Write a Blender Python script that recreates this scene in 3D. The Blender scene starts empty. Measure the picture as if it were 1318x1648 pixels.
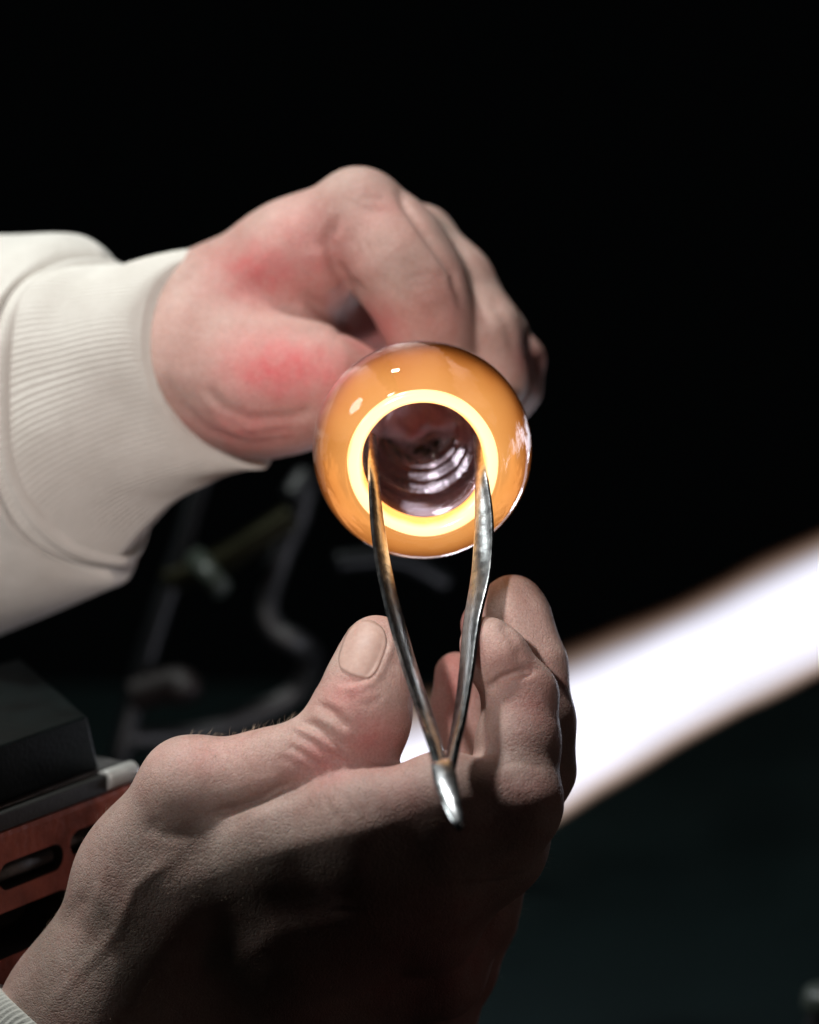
import bpy, bmesh, math, random
import numpy as np
from mathutils import Vector, Matrix
from mathutils.bvhtree import BVHTree

random.seed(4)
rng = np.random.default_rng(4)
S = bpy.context.scene
COL = S.collection

# ------------------------------------------------------------------ camera, world, lamps and added fills, exposure
PITCH = math.radians(12.0)
RIGHT = np.array([1.0, 0.0, 0.0])
UP = np.array([0.0, math.sin(PITCH), math.cos(PITCH)])
FWD = np.array([0.0, math.cos(PITCH), -math.sin(PITCH)])
ORI = np.array([0.0, 0.0, 1.15])            # point in sharp focus, 1 m from the lens
K = 5.2                                     # photo pixels per millimetre at that distance

def W(p):
    """millimetres right / up / towards the viewer of the focus point -> world metres"""
    p = np.asarray(p, float) * 0.001
    return ORI + p[..., 0:1] * RIGHT + p[..., 1:2] * UP - p[..., 2:3] * FWD

def M(px, py, z):
    s = (1000.0 - z) / 1000.0 / K
    return np.array([(px - 659.0) * s, (824.0 - py) * s, z])

def MR(r, z):
    return r / K * (1000.0 - z) / 1000.0

def PW(px, py, z):
    return W(M(px, py, z))

cam = bpy.data.cameras.new('camera')
cam.sensor_fit = 'VERTICAL'; cam.sensor_height = 24.0
cam.lens = 24.0 / (1648.0 / K / 1000.0)
cam.clip_start = 0.05; cam.clip_end = 50
cam.dof.use_dof = True; cam.dof.focus_distance = 0.985; cam.dof.aperture_fstop = 3.6
camo = bpy.data.objects.new('camera', cam); COL.objects.link(camo)
camo.location = ORI - FWD
camo.rotation_euler = (math.pi / 2 - PITCH, 0, 0)
S.camera = camo

wd = bpy.data.worlds.new('World'); S.world = wd; wd.use_nodes = True
wd.node_tree.nodes['Background'].inputs[0].default_value = (0.5, 0.6, 0.65, 1)
wd.node_tree.nodes['Background'].inputs[1].default_value = 0.0012

def area(name, pos, tgt, size, power, col):
    l = bpy.data.lights.new(name, 'AREA'); l.shape = 'DISK'; l.size = size; l.energy = power; l.color = col
    o = bpy.data.objects.new(name, l); COL.objects.link(o)
    a = Vector(W(np.array(pos, float))); b = Vector(W(np.array(tgt, float)))
    o.location = a; o.rotation_euler = (b - a).to_track_quat('-Z', 'Y').to_euler()
    return o
area('key_lamp', (-320, 960, 90), (-20, -40, -20), 0.09, 9.5, (0.95, 1.0, 0.97))
area('side_fill', (-800, 480, 220), (-120, 20, -60), 0.22, 1.5, (0.92, 1.0, 0.97))  # added fill on the upper hand and left wrist, no known source
def spot(name, pos, tgt, half_deg, blend, power, col, rad=0.02):
    l = bpy.data.lights.new(name, 'SPOT'); l.energy = power; l.color = col; l.spot_size = math.radians(2 * half_deg); l.spot_blend = blend; l.shadow_soft_size = rad
    o = bpy.data.objects.new(name, l); COL.objects.link(o)
    a = Vector(W(np.array(pos, float))); b = Vector(W(np.array(tgt, float)))
    o.location = a; o.rotation_euler = (b - a).to_track_quat('-Z', 'Y').to_euler()
    return o
spot('front_fill_spot', (-210, 185, 910), M(355, 465, 30), 9.1, 0.07, 29.0, (1.0, 0.91, 0.88), 0.022)  # added spot; its cone edge stands in for a shadow across the lower hand
area('low_fill', (760, -220, 260), M(800, 1480, 0), 0.2, 0.11, (1.0, 0.82, 0.74))  # added weak warm fill in place of bounce on the hand's right side

S.view_settings.view_transform = 'Standard'; S.view_settings.look = 'None'
S.view_settings.exposure = 0.1; S.view_settings.gamma = 1.0
S.render.engine = 'CYCLES'
S.cycles.use_denoising = True
S.cycles.max_bounces = 14; S.cycles.transmission_bounces = 12; S.cycles.transparent_max_bounces = 12
S.cycles.volume_bounces = 0
S.cycles.sample_clamp_indirect = 6.0

# ------------------------------------------------------------------ helpers
def tag(o, label=None, cat=None, group=None, kind=None):
    if label: o['label'] = label
    if cat: o['category'] = cat
    if group: o['group'] = group
    if kind: o['kind'] = kind
    return o

def empty(name, loc):
    o = bpy.data.objects.new(name, None); COL.objects.link(o); o.location = loc
    o.empty_display_size = 0.02
    return o

def origin_of(o):
    v = Vector((0, 0, 0))
    while o is not None:
        v += o.location; o = o.parent
    return np.array(v)

def mesh(name, verts, faces, mat, parent=None, smooth=True, loc=None):
    """verts in world metres; the object's origin sits at loc (or at its parent's)"""
    verts = np.asarray(verts, float)
    base = origin_of(parent) if parent is not None else (np.asarray(loc, float) if loc is not None else verts.mean(0))
    me = bpy.data.meshes.new(name)
    v = verts - base
    if isinstance(faces, np.ndarray):
        n = len(faces); k = faces.shape[1]
        me.vertices.add(len(v)); me.vertices.foreach_set('co', v.astype(np.float32).ravel())
        me.loops.add(n * k); me.loops.foreach_set('vertex_index', faces.astype(np.int32).ravel())
        me.polygons.add(n); me.polygons.foreach_set('loop_start', np.arange(0, n * k, k, dtype=np.int32))
        me.update(calc_edges=True); me.validate()
    else:
        me.from_pydata([tuple(x) for x in v], [], faces)
        me.update()
    if smooth:
        me.polygons.foreach_set('use_smooth', np.ones(len(me.polygons), bool))
    me.materials.append(mat)
    o = bpy.data.objects.new(name, me); COL.objects.link(o)
    if parent is not None: o.parent = parent
    else: o.location = base
    return o

def fix_normals(o):
    bm = bmesh.new(); bm.from_mesh(o.data); bmesh.ops.recalc_face_normals(bm, faces=bm.faces)
    bm.to_mesh(o.data); bm.free(); return o

def bevel(o, w, seg=3, ang=0.6):
    bm = bmesh.new(); bm.from_mesh(o.data)
    bmesh.ops.recalc_face_normals(bm, faces=bm.faces)
    es = [e for e in bm.edges if len(e.link_faces) == 2 and e.calc_face_angle(0) > ang]
    bmesh.ops.bevel(bm, geom=es, offset=w, segments=seg, profile=0.6, affect='EDGES', clamp_overlap=True)
    bm.to_mesh(o.data); bm.free()
    o.data.polygons.foreach_set('use_smooth', np.ones(len(o.data.polygons), bool))
    return o

def nodes(name):
    m = bpy.data.materials.new(name); m.use_nodes = True
    nt = m.node_tree; b = nt.nodes.get('Principled BSDF')
    return m, nt, b

def nd(nt, t, **kw):
    n = nt.nodes.new(t)
    for k, v in kw.items():
        if hasattr(n, k): setattr(n, k, v)
        else: n.inputs[k].default_value = v
    return n

def lk(nt, a, b): nt.links.new(a, b)

def ramp(nt, src, stops):
    r = nt.nodes.new('ShaderNodeValToRGB'); el = r.color_ramp.elements
    while len(el) < len(stops): el.new(0.5)
    for e, (p, c) in zip(el, stops):
        e.position = p; e.color = (*c, 1) if len(c) == 3 else c
    nt.links.new(src, r.inputs[0]); return r

def simple(name, col, rough=0.5, metal=0.0, var=0.25, scale=60.0, bump=0.0, coat=0.0):
    """painted / cast / plain surfaces: base colour broken up by two noises, slight relief"""
    m, nt, b = nodes(name)
    tc = nd(nt, 'ShaderNodeTexCoord')
    n = nd(nt, 'ShaderNodeTexNoise', Scale=scale, Detail=6.0, Roughness=0.65)
    lk(nt, tc.outputs['Object'], n.inputs['Vector'])
    c = np.array(col)
    r = ramp(nt, n.outputs['Fac'], [(0.3, tuple(c * (1 - var))), (0.7, tuple(np.minimum(1, c * (1 + var))))])
    lk(nt, r.outputs[0], b.inputs['Base Color'])
    rr = nd(nt, 'ShaderNodeMapRange'); rr.inputs[3].default_value = max(0.02, rough - 0.12); rr.inputs[4].default_value = min(1, rough + 0.15)
    lk(nt, n.outputs['Fac'], rr.inputs[0]); lk(nt, rr.outputs[0], b.inputs['Roughness'])
    b.inputs['Metallic'].default_value = metal
    b.inputs['Coat Weight'].default_value = coat
    if bump:
        n2 = nd(nt, 'ShaderNodeTexNoise', Scale=scale * 8, Detail=4.0)
        lk(nt, tc.outputs['Object'], n2.inputs['Vector'])
        bp = nd(nt, 'ShaderNodeBump', Strength=bump, Distance=0.0006)
        lk(nt, n2.outputs['Fac'], bp.inputs['Height']); lk(nt, bp.outputs[0], b.inputs['Normal'])
    return m

# ------------------------------------------------------------------ materials
def skin_material():
    m, nt, b = nodes('skin')
    tc = nd(nt, 'ShaderNodeTexCoord')
    at = nd(nt, 'ShaderNodeAttribute'); at.attribute_name = 'flush_glow'
    n1 = nd(nt, 'ShaderNodeTexNoise', Scale=90.0, Detail=5.0, Roughness=0.6)
    n2 = nd(nt, 'ShaderNodeTexNoise', Scale=1500.0, Detail=3.0, Roughness=0.6)
    lk(nt, tc.outputs['Object'], n1.inputs['Vector']); lk(nt, tc.outputs['Object'], n2.inputs['Vector'])
    base = ramp(nt, n1.outputs['Fac'], [(0.28, (0.45, 0.275, 0.235)), (0.5, (0.51, 0.345, 0.30)), (0.75, (0.565, 0.40, 0.35))])
    mix = nd(nt, 'ShaderNodeMix', data_type='RGBA', blend_type='MIX')
    mix.inputs[7].default_value = (0.60, 0.10, 0.11, 1)
    n4 = nd(nt, 'ShaderNodeTexNoise', Scale=210.0, Detail=5.0, Roughness=0.7); lk(nt, tc.outputs['Object'], n4.inputs['Vector'])
    bm_ = nd(nt, 'ShaderNodeMapRange'); bm_.inputs[1].default_value = 0.3; bm_.inputs[2].default_value = 0.7; bm_.inputs[3].default_value = 0.7; bm_.inputs[4].default_value = 1.25
    lk(nt, n4.outputs['Fac'], bm_.inputs[0])
    bf = nd(nt, 'ShaderNodeMath', operation='MULTIPLY'); bf.use_clamp = True; lk(nt, at.outputs['Fac'], bf.inputs[0]); lk(nt, bm_.outputs[0], bf.inputs[1])
    n5 = nd(nt, 'ShaderNodeTexNoise', Scale=38.0, Detail=3.0); lk(nt, tc.outputs['Object'], n5.inputs['Vector'])
    pt = ramp(nt, n5.outputs['Fac'], [(0.35, (0.80, 0.86, 0.84)), (0.55, (1.0, 1.0, 1.0)), (0.7, (1.0, 0.93, 0.92))])
    pm = nd(nt, 'ShaderNodeMix', data_type='RGBA', blend_type='MULTIPLY'); pm.inputs[0].default_value = 0.9
    lk(nt, base.outputs[0], pm.inputs[6]); lk(nt, pt.outputs[0], pm.inputs[7])
    lk(nt, bf.outputs[0], mix.inputs[0]); lk(nt, pm.outputs[2], mix.inputs[6])
    mul = nd(nt, 'ShaderNodeMix', data_type='RGBA', blend_type='MULTIPLY'); mul.inputs[0].default_value = 0.55
    sp = ramp(nt, n2.outputs['Fac'], [(0.35, (0.72, 0.62, 0.6)), (0.6, (1, 1, 1))])
    lk(nt, mix.outputs[2], mul.inputs[6]); lk(nt, sp.outputs[0], mul.inputs[7])
    lk(nt, mul.outputs[2], b.inputs['Base Color'])
    b.inputs['Roughness'].default_value = 0.52
    b.inputs['Specular IOR Level'].default_value = 0.35
    b.inputs['Subsurface Weight'].default_value = 0.25
    b.inputs['Subsurface Radius'].default_value = (1.0, 0.32, 0.18)
    b.inputs['Subsurface Scale'].default_value = 0.0035
    v = nd(nt, 'ShaderNodeTexVoronoi', Scale=1150.0); v.feature = 'DISTANCE_TO_EDGE'
    dn = nd(nt, 'ShaderNodeTexNoise', Scale=260.0, Detail=4.0)
    mp = nd(nt, 'ShaderNodeMix', data_type='RGBA', blend_type='MIX'); mp.inputs[0].default_value = 0.003
    lk(nt, tc.outputs['Object'], dn.inputs['Vector'])
    lk(nt, tc.outputs['Object'], mp.inputs[6]); lk(nt, dn.outputs['Color'], mp.inputs[7])
    lk(nt, mp.outputs[2], v.inputs['Vector'])
    b1 = nd(nt, 'ShaderNodeBump', Strength=0.32, Distance=0.0003)
    b2 = nd(nt, 'ShaderNodeBump', Strength=0.3, Distance=0.0006)
    sm = nd(nt, 'ShaderNodeMapRange'); sm.inputs[2].default_value = 0.25
    lk(nt, v.outputs['Distance'], sm.inputs[0])
    lk(nt, sm.outputs[0], b1.inputs['Height'])
    lk(nt, dn.outputs['Fac'], b2.inputs['Height']); lk(nt, b1.outputs[0], b2.inputs['Normal'])
    v2 = nd(nt, 'ShaderNodeTexVoronoi', Scale=420.0); v2.feature = 'DISTANCE_TO_EDGE'; lk(nt, mp.outputs[2], v2.inputs['Vector'])
    s2 = nd(nt, 'ShaderNodeMapRange'); s2.inputs[2].default_value = 0.12; lk(nt, v2.outputs['Distance'], s2.inputs[0])
    b3 = nd(nt, 'ShaderNodeBump', Strength=0.2, Distance=0.0004); lk(nt, s2.outputs[0], b3.inputs['Height']); lk(nt, b2.outputs[0], b3.inputs['Normal'])
    lk(nt, b3.outputs[0], b.inputs['Normal'])
    return m
SKIN = skin_material()

def nail_material():
    m, nt, b = nodes('nail_keratin')
    tc = nd(nt, 'ShaderNodeTexCoord')
    n = nd(nt, 'ShaderNodeTexNoise', Scale=300.0, Detail=5.0, Roughness=0.7); lk(nt, tc.outputs['Object'], n.inputs['Vector'])
    r = ramp(nt, n.outputs['Fac'], [(0.3, (0.40, 0.25, 0.21)), (0.7, (0.49, 0.33, 0.275))])
    lk(nt, r.outputs[0], b.inputs['Base Color'])
    b.inputs['Roughness'].default_value = 0.5; b.inputs['Specular IOR Level'].default_value = 0.4
    b.inputs['Subsurface Weight'].default_value = 0.2; b.inputs['Subsurface Scale'].default_value = 0.002
    b.inputs['Subsurface Radius'].default_value = (1, 0.4, 0.25)
    bp = nd(nt, 'ShaderNodeBump', Strength=0.35, Distance=0.0004); lk(nt, n.outputs['Fac'], bp.inputs['Height'])
    lk(nt, bp.outputs[0], b.inputs['Normal'])
    return m
NAIL = nail_material()

def cloth_material():
    m, nt, b = nodes('cream_jersey')
    tc = nd(nt, 'ShaderNodeTexCoord')
    n = nd(nt, 'ShaderNodeTexNoise', Scale=40.0, Detail=6.0, Roughness=0.7); lk(nt, tc.outputs['Object'], n.inputs['Vector'])
    r = ramp(nt, n.outputs['Fac'], [(0.3, (0.53, 0.505, 0.46)), (0.7, (0.63, 0.61, 0.565))])
    lk(nt, r.outputs[0], b.inputs['Base Color'])
    b.inputs['Roughness'].default_value = 0.95; b.inputs['Specular IOR Level'].default_value = 0.15
    b.inputs['Sheen Weight'].default_value = 0.25; b.inputs['Sheen Roughness'].default_value = 0.6
    n2 = nd(nt, 'ShaderNodeTexNoise', Scale=1500.0, Detail=3.0); lk(nt, tc.outputs['Object'], n2.inputs['Vector'])
    n3 = nd(nt, 'ShaderNodeTexNoise', Scale=120.0, Detail=3.0); lk(nt, tc.outputs['Object'], n3.inputs['Vector'])
    b1 = nd(nt, 'ShaderNodeBump', Strength=0.7, Distance=0.0004); lk(nt, n2.outputs['Fac'], b1.inputs['Height'])
    b2 = nd(nt, 'ShaderNodeBump', Strength=0.4, Distance=0.001); lk(nt, n3.outputs['Fac'], b2.inputs['Height'])
    lk(nt, b1.outputs[0], b2.inputs['Normal']); lk(nt, b2.outputs[0], b.inputs['Normal'])
    return m
CLOTH = cloth_material()

def steel_material():
    m, nt, b = nodes('brushed_steel')
    b.inputs['Metallic'].default_value = 1.0
    tc = nd(nt, 'ShaderNodeTexCoord')
    n = nd(nt, 'ShaderNodeTexNoise', Scale=350.0, Detail=5.0, Roughness=0.7); lk(nt, tc.outputs['Object'], n.inputs['Vector'])
    r = ramp(nt, n.outputs['Fac'], [(0.3, (0.36, 0.36, 0.375)), (0.65, (0.66, 0.66, 0.68))])
    lk(nt, r.outputs[0], b.inputs['Base Color'])
    rr = nd(nt, 'ShaderNodeMapRange'); rr.inputs[3].default_value = 0.12; rr.inputs[4].default_value = 0.34
    lk(nt, n.outputs['Fac'], rr.inputs[0]); lk(nt, rr.outputs[0], b.inputs['Roughness'])
    bp = nd(nt, 'ShaderNodeBump', Strength=0.2, Distance=0.0004); lk(nt, n.outputs['Fac'], bp.inputs['Height'])
    lk(nt, bp.outputs[0], b.inputs['Normal'])
    return m
STEEL = steel_material()

def clear_glass():
    m, nt, b = nodes('clear_glass')
    b.inputs['Base Color'].default_value = (0.985, 0.89, 0.91, 1)
    b.inputs['Roughness'].default_value = 0.0
    b.inputs['Transmission Weight'].default_value = 1.0
    b.inputs['IOR'].default_value = 1.47
    tc = nd(nt, 'ShaderNodeTexCoord')
    n = nd(nt, 'ShaderNodeTexNoise', Scale=150.0, Detail=3.0); lk(nt, tc.outputs['Object'], n.inputs['Vector'])
    bp = nd(nt, 'ShaderNodeBump', Strength=0.75, Distance=0.002); lk(nt, n.outputs['Fac'], bp.inputs['Height'])
    lk(nt, bp.outputs[0], b.inputs['Normal'])
    tr = nd(nt, 'ShaderNodeBsdfTransparent'); tr.inputs[0].default_value = (0.99, 0.89, 0.91, 1)
    mx = nd(nt, 'ShaderNodeMixShader'); mx.inputs[0].default_value = 0.42
    lk(nt, tr.outputs[0], mx.inputs[1]); lk(nt, b.outputs[0], mx.inputs[2])
    lk(nt, mx.outputs[0], nt.nodes['Material Output'].inputs['Surface'])
    return m
GLASS = clear_glass()

def hot_glass():
    """molten amber glass: clear refracting skin, a body that both glows and absorbs"""
    m, nt, b = nodes('hot_amber_glass')
    b.inputs['Base Color'].default_value = (1, 1, 1, 1)
    b.inputs['Roughness'].default_value = 0.02
    b.inputs['Transmission Weight'].default_value = 1.0
    b.inputs['IOR'].default_value = 1.42
    tcb = nd(nt, 'ShaderNodeTexCoord'); gb = nd(nt, 'ShaderNodeTexNoise', Scale=55.0, Detail=4.0, Roughness=0.6); lk(nt, tcb.outputs['Object'], gb.inputs['Vector'])
    gbp = nd(nt, 'ShaderNodeBump', Strength=0.10, Distance=0.0025); lk(nt, gb.outputs['Fac'], gbp.inputs['Height']); lk(nt, gbp.outputs[0], b.inputs['Normal'])
    # hottest at the mouth, cooling to clear glass towards the back of the bulge
    tc = nd(nt, 'ShaderNodeTexCoord')
    dt = nd(nt, 'ShaderNodeVectorMath', operation='DOT_PRODUCT'); dt.inputs[1].default_value = tuple(GLASS_AXIS * 25.0)
    lk(nt, tc.outputs['Object'], dt.inputs[0])
    hn = nd(nt, 'ShaderNodeTexNoise', Scale=42.0, Detail=2.0); lk(nt, tc.outputs['Object'], hn.inputs['Vector'])
    hm = nd(nt, 'ShaderNodeMath', operation='MULTIPLY_ADD'); hm.inputs[1].default_value = 0.34; lk(nt, hn.outputs['Fac'], hm.inputs[0])
    ho = nd(nt, 'ShaderNodeMath', operation='SUBTRACT'); ho.inputs[1].default_value = 0.17; lk(nt, dt.outputs['Value'], ho.inputs[0]); lk(nt, ho.outputs[0], hm.inputs[2])
    cl = ramp(nt, hm.outputs[0], [(0.0, (1.0, 0.48, 0.15)), (0.22, (0.98, 0.40, 0.10)), (0.36, (0.82, 0.24, 0.04)), (0.55, (0.3, 0.06, 0.012))])
    dn = ramp(nt, hm.outputs[0], [(0.0, (1, 1, 1)), (0.25, (0.9, 0.9, 0.9)), (0.38, (0.4, 0.4, 0.4)), (0.56, (0.02, 0.02, 0.02))])
    em = nd(nt, 'ShaderNodeEmission'); lk(nt, cl.outputs[0], em.inputs[0])
    ab = nd(nt, 'ShaderNodeVolumeAbsorption'); ab.inputs[0].default_value = (0, 0, 0, 1)
    for kf, sock in ((HOT_E, em.inputs[1]), (HOT_A, ab.inputs[1])):
        mm = nd(nt, 'ShaderNodeMath', operation='MULTIPLY'); mm.inputs[1].default_value = kf
        lk(nt, dn.outputs[0], mm.inputs[0]); lk(nt, mm.outputs[0], sock)
    ad = nd(nt, 'ShaderNodeAddShader'); lk(nt, em.outputs[0], ad.inputs[0]); lk(nt, ab.outputs[0], ad.inputs[1])
    lk(nt, ad.outputs[0], nt.nodes['Material Output'].inputs['Volume'])
    return m
TILT = math.radians(12.0)
GLASS_AXIS = W(np.array([-0.01, math.sin(TILT), -math.cos(TILT)]) * 1000.0) - W(np.zeros(3))   # runs back from the mouth
HOT_A = 130.0
HOT_E = HOT_A * 1.08
HOT = hot_glass()

def rim_glow():
    m, nt, b = nodes('white_hot_rim')
    tc = nd(nt, 'ShaderNodeTexCoord')
    n = nd(nt, 'ShaderNodeTexNoise', Scale=120.0, Detail=3.0); lk(nt, tc.outputs['Object'], n.inputs['Vector'])
    # temperature across the lip: distance from the tube's axis
    cx = nd(nt, 'ShaderNodeVectorMath', operation='CROSS_PRODUCT'); cx.inputs[1].default_value = tuple(GLASS_AXIS)
    ln = nd(nt, 'ShaderNodeVectorMath', operation='LENGTH')
    lk(nt, tc.outputs['Object'], cx.inputs[0]); lk(nt, cx.outputs[0], ln.inputs[0])
    ns = nd(nt, 'ShaderNodeMath', operation='MULTIPLY_ADD'); ns.inputs[1].default_value = 0.0014; lk(nt, n.outputs['Fac'], ns.inputs[0]); lk(nt, ln.outputs['Value'], ns.inputs[2])
    mr = nd(nt, 'ShaderNodeMapRange'); mr.inputs[1].default_value = 0.0196; mr.inputs[2].default_value = 0.0244; lk(nt, ns.outputs[0], mr.inputs[0])
    r = ramp(nt, mr.outputs[0], [(0.0, (1.0, 0.42, 0.10)), (0.10, (1.0, 0.62, 0.24)), (0.26, (1.0, 0.68, 0.36)), (0.82, (1.0, 0.64, 0.31)), (1.0, (1.0, 0.44, 0.15))])
    b.inputs['Base Color'].default_value = (0.3, 0.15, 0.05, 1); b.inputs['Roughness'].default_value = 0.15
    lk(nt, r.outputs[0], b.inputs['Emission Color']); b.inputs['Emission Strength'].default_value = 1.9
    return m
RIM = rim_glow()

# ------------------------------------------------------------------ setting: the dark bench top far below the hands
BENCH_Z = ORI[2] - 0.25
def on_plane(px, py, hz):
    """where the sight line through a point of the photo meets the horizontal plane z = hz"""
    c = ORI - FWD
    d = FWD + RIGHT * (px - 659.0) / K / 1000.0 + UP * (824.0 - py) / K / 1000.0
    return c + d * ((hz - c[2]) / d[2])

BENCH = simple('dark_green_bench', (0.0018, 0.0042, 0.0042), 0.85, 0.0, 0.35, 9.0, 0.4)
BENCH.node_tree.nodes['Principled BSDF'].inputs['Specular IOR Level'].default_value = 0.06
y0, y1 = 0.02, on_plane(800, 1112, BENCH_Z)[1]
bv = [(x, y, z) for z in (BENCH_Z - 0.05, BENCH_Z) for (x, y) in ((-1.1, y0), (1.1, y0), (1.1, y1 + 0.03), (-1.1, y1))]
bench = mesh('bench_top', bv, [(3, 2, 1, 0), (4, 5, 6, 7), (0, 1, 5, 4), (1, 2, 6, 5), (2, 3, 7, 6), (3, 0, 4, 7)], BENCH, smooth=False)
tag(bench, kind='structure')

# ------------------------------------------------------------------ implicit surfaces for the hands
H = 0.85          # grid pitch, mm
class Field:
    def __init__(self, lo, hi):
        self.lo = np.array(lo, float)
        self.n = np.ceil((np.array(hi) - self.lo) / H).astype(int) + 1
        self.ax = [(self.lo[i] + H * np.arange(self.n[i])).astype(np.float32) for i in range(3)]
    def new(self): return np.full(self.n, 50.0, np.float32)
    def box(self, a, b, m):
        i0 = np.clip(np.floor((np.minimum(a, b) - m - self.lo) / H).astype(int), 0, self.n)
        i1 = np.clip(np.ceil((np.maximum(a, b) + m - self.lo) / H).astype(int) + 1, 0, self.n)
        return tuple(slice(i0[k], i1[k]) for k in range(3))
    def cone(self, F, a, b, ra, rb, k):
        sl = self.box(a, b, max(ra, rb) + max(k, 3) + 4)
        X = self.ax[0][sl[0]][:, None, None]; Y = self.ax[1][sl[1]][None, :, None]; Z = self.ax[2][sl[2]][None, None, :]
        ba = (b - a); L2 = max(float(ba @ ba), 1e-6)
        t = np.clip(((X - a[0]) * ba[0] + (Y - a[1]) * ba[1] + (Z - a[2]) * ba[2]) / L2, 0, 1).astype(np.float32)
        d = np.sqrt((X - a[0] - t * ba[0]) ** 2 + (Y - a[1] - t * ba[1]) ** 2 + (Z - a[2] - t * ba[2]) ** 2) - (ra + t * (rb - ra))
        F[sl] = smin(F[sl], d.astype(np.float32), k)
    def chain(self, F, pts, k):
        """pts: (px, py, z mm, radius px)"""
        q = [(M(p[0], p[1], p[2]), MR(p[3], p[2])) for p in pts]
        if len(q) == 1: q = q * 2
        for (a, ra), (b, rb) in zip(q[:-1], q[1:]): self.cone(F, a, b, ra, rb, k)
    def dist(self, c):
        return np.sqrt((self.ax[0][:, None, None] - c[0]) ** 2 + (self.ax[1][None, :, None] - c[1]) ** 2 + (self.ax[2][None, None, :] - c[2]) ** 2)

def smin(a, b, k):
    h = np.maximum(k - np.abs(a - b), 0) / k
    return np.minimum(a, b) - h * h * k * 0.25

def surface_nets(F, lo):
    s = F < 0
    c = np.zeros(np.array(F.shape) - 1, np.uint8)
    for i in (0, 1):
        for j in (0, 1):
            for k in (0, 1):
                c += s[i:i + c.shape[0], j:j + c.shape[1], k:k + c.shape[2]]
    cells = np.argwhere((c > 0) & (c < 8))
    idx = np.full(c.shape, -1, np.int32); idx[tuple(cells.T)] = np.arange(len(cells))
    acc = np.zeros((len(cells), 3)); cnt = np.zeros(len(cells))
    cor = [(i, j, k) for i in (0, 1) for j in (0, 1) for k in (0, 1)]
    for a in range(8):
        for b in range(a + 1, 8):
            d = [cor[b][q] - cor[a][q] for q in range(3)]
            if sum(abs(x) for x in d) != 1: continue
            fa = F[tuple((cells + cor[a]).T)]; fb = F[tuple((cells + cor[b]).T)]
            x = (fa < 0) != (fb < 0)
            t = np.where(x, fa / np.where(x, fa - fb, 1), 0)[:, None]
            acc += np.where(x[:, None], np.array(cor[a]) + t * np.array(d), 0); cnt += x
    V = (cells + acc / cnt[:, None]) * H + lo
    Q = []
    for ax in range(3):
        sl0 = [slice(None)] * 3; sl1 = [slice(None)] * 3
        sl0[ax] = slice(0, -1); sl1[ax] = slice(1, None)
        A = s[tuple(sl0)]; B = s[tuple(sl1)]
        e = np.argwhere(A != B)
        u, v = (ax + 1) % 3, (ax + 2) % 3
        ok = (e[:, u] > 0) & (e[:, v] > 0) & (e[:, u] < F.shape[u] - 1) & (e[:, v] < F.shape[v] - 1)
        e = e[ok]
        def at(du, dv):
            g = e.copy(); g[:, u] -= du; g[:, v] -= dv
            return idx[tuple(g.T)]
        q = np.stack([at(1, 1), at(0, 1), at(0, 0), at(1, 0)], 1)
        flip = ~A[tuple(e.T)]
        q[flip] = q[flip][:, ::-1]
        Q.append(q)
    return V, np.concatenate(Q)

def smooth_verts(V, Q, it, f=0.5):
    e = np.concatenate([Q[:, [0, 1]], Q[:, [1, 2]], Q[:, [2, 3]], Q[:, [3, 0]]])
    n = len(V); deg = np.bincount(e[:, 0], minlength=n) + np.bincount(e[:, 1], minlength=n)
    for i in range(it):
        acc = np.stack([np.bincount(e[:, 0], V[e[:, 1], k], n) + np.bincount(e[:, 1], V[e[:, 0], k], n) for k in range(3)], 1)
        V = V + (f if i % 2 == 0 else -f * 0.94) * (acc / deg[:, None] - V)
    return V

def vnormals(V, Q):
    n = np.cross(V[Q[:, 2]] - V[Q[:, 0]], V[Q[:, 3]] - V[Q[:, 1]])
    N = np.stack([sum(np.bincount(Q[:, c], n[:, k], len(V)) for c in range(4)) for k in range(3)], 1)
    return N / (np.linalg.norm(N, axis=1)[:, None] + 1e-9)

def to_px(V):
    s = (1000.0 - V[:, 2]) / 1000.0 / K
    return np.stack([V[:, 0] / s + 659.0, 824.0 - V[:, 1] / s], 1)

def poly_dist(P, line):
    d = np.full(len(P), 1e9); tt = np.zeros(len(P))
    line = np.array(line, float); m = len(line) - 1
    for i in range(m):
        a, b = line[i], line[i + 1]; ba = b - a
        t = np.clip(((P - a) @ ba) / (ba @ ba), 0, 1)
        dd = np.linalg.norm(P - a - t[:, None] * ba, axis=1)
        w = dd < d; d[w] = dd[w]; tt[w] = (i + t[w]) / m
    return d, tt

def folds(V, Q, items):
    """creases (+) and ridges (-) on the side of the hand that faces the viewer: (polyline, depth mm, width px[, zmin])"""
    N = vnormals(V, Q); P = to_px(V)
    disp = np.zeros(len(V))
    face = np.clip((N[:, 2] + 0.15) / 0.4, 0, 1)
    for it in items:
        line, dep, wid = it[:3]
        d, t = poly_dist(P, line)
        w = np.exp(-(d / wid) ** 2) * np.clip(np.minimum(t, 1 - t) * 5 + 0.15, 0, 1)
        if len(it) > 3: w = w * (V[:, 2] > it[3])
        disp -= dep * w
    return V + N * (disp * face)[:, None]

def spots(V, Q, items):
    N = vnormals(V, Q); P = to_px(V); r = np.zeros(len(V))
    for it in items:
        (x, y), (rx, ry), a = it[:3]
        w = np.exp(-(((P[:, 0] - x) / rx) ** 2 + ((P[:, 1] - y) / ry) ** 2)) * a
        w = w * np.clip((N[:, 2] + 0.3) / 0.6, 0, 1)
        r = np.maximum(r, w)
    return r

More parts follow.
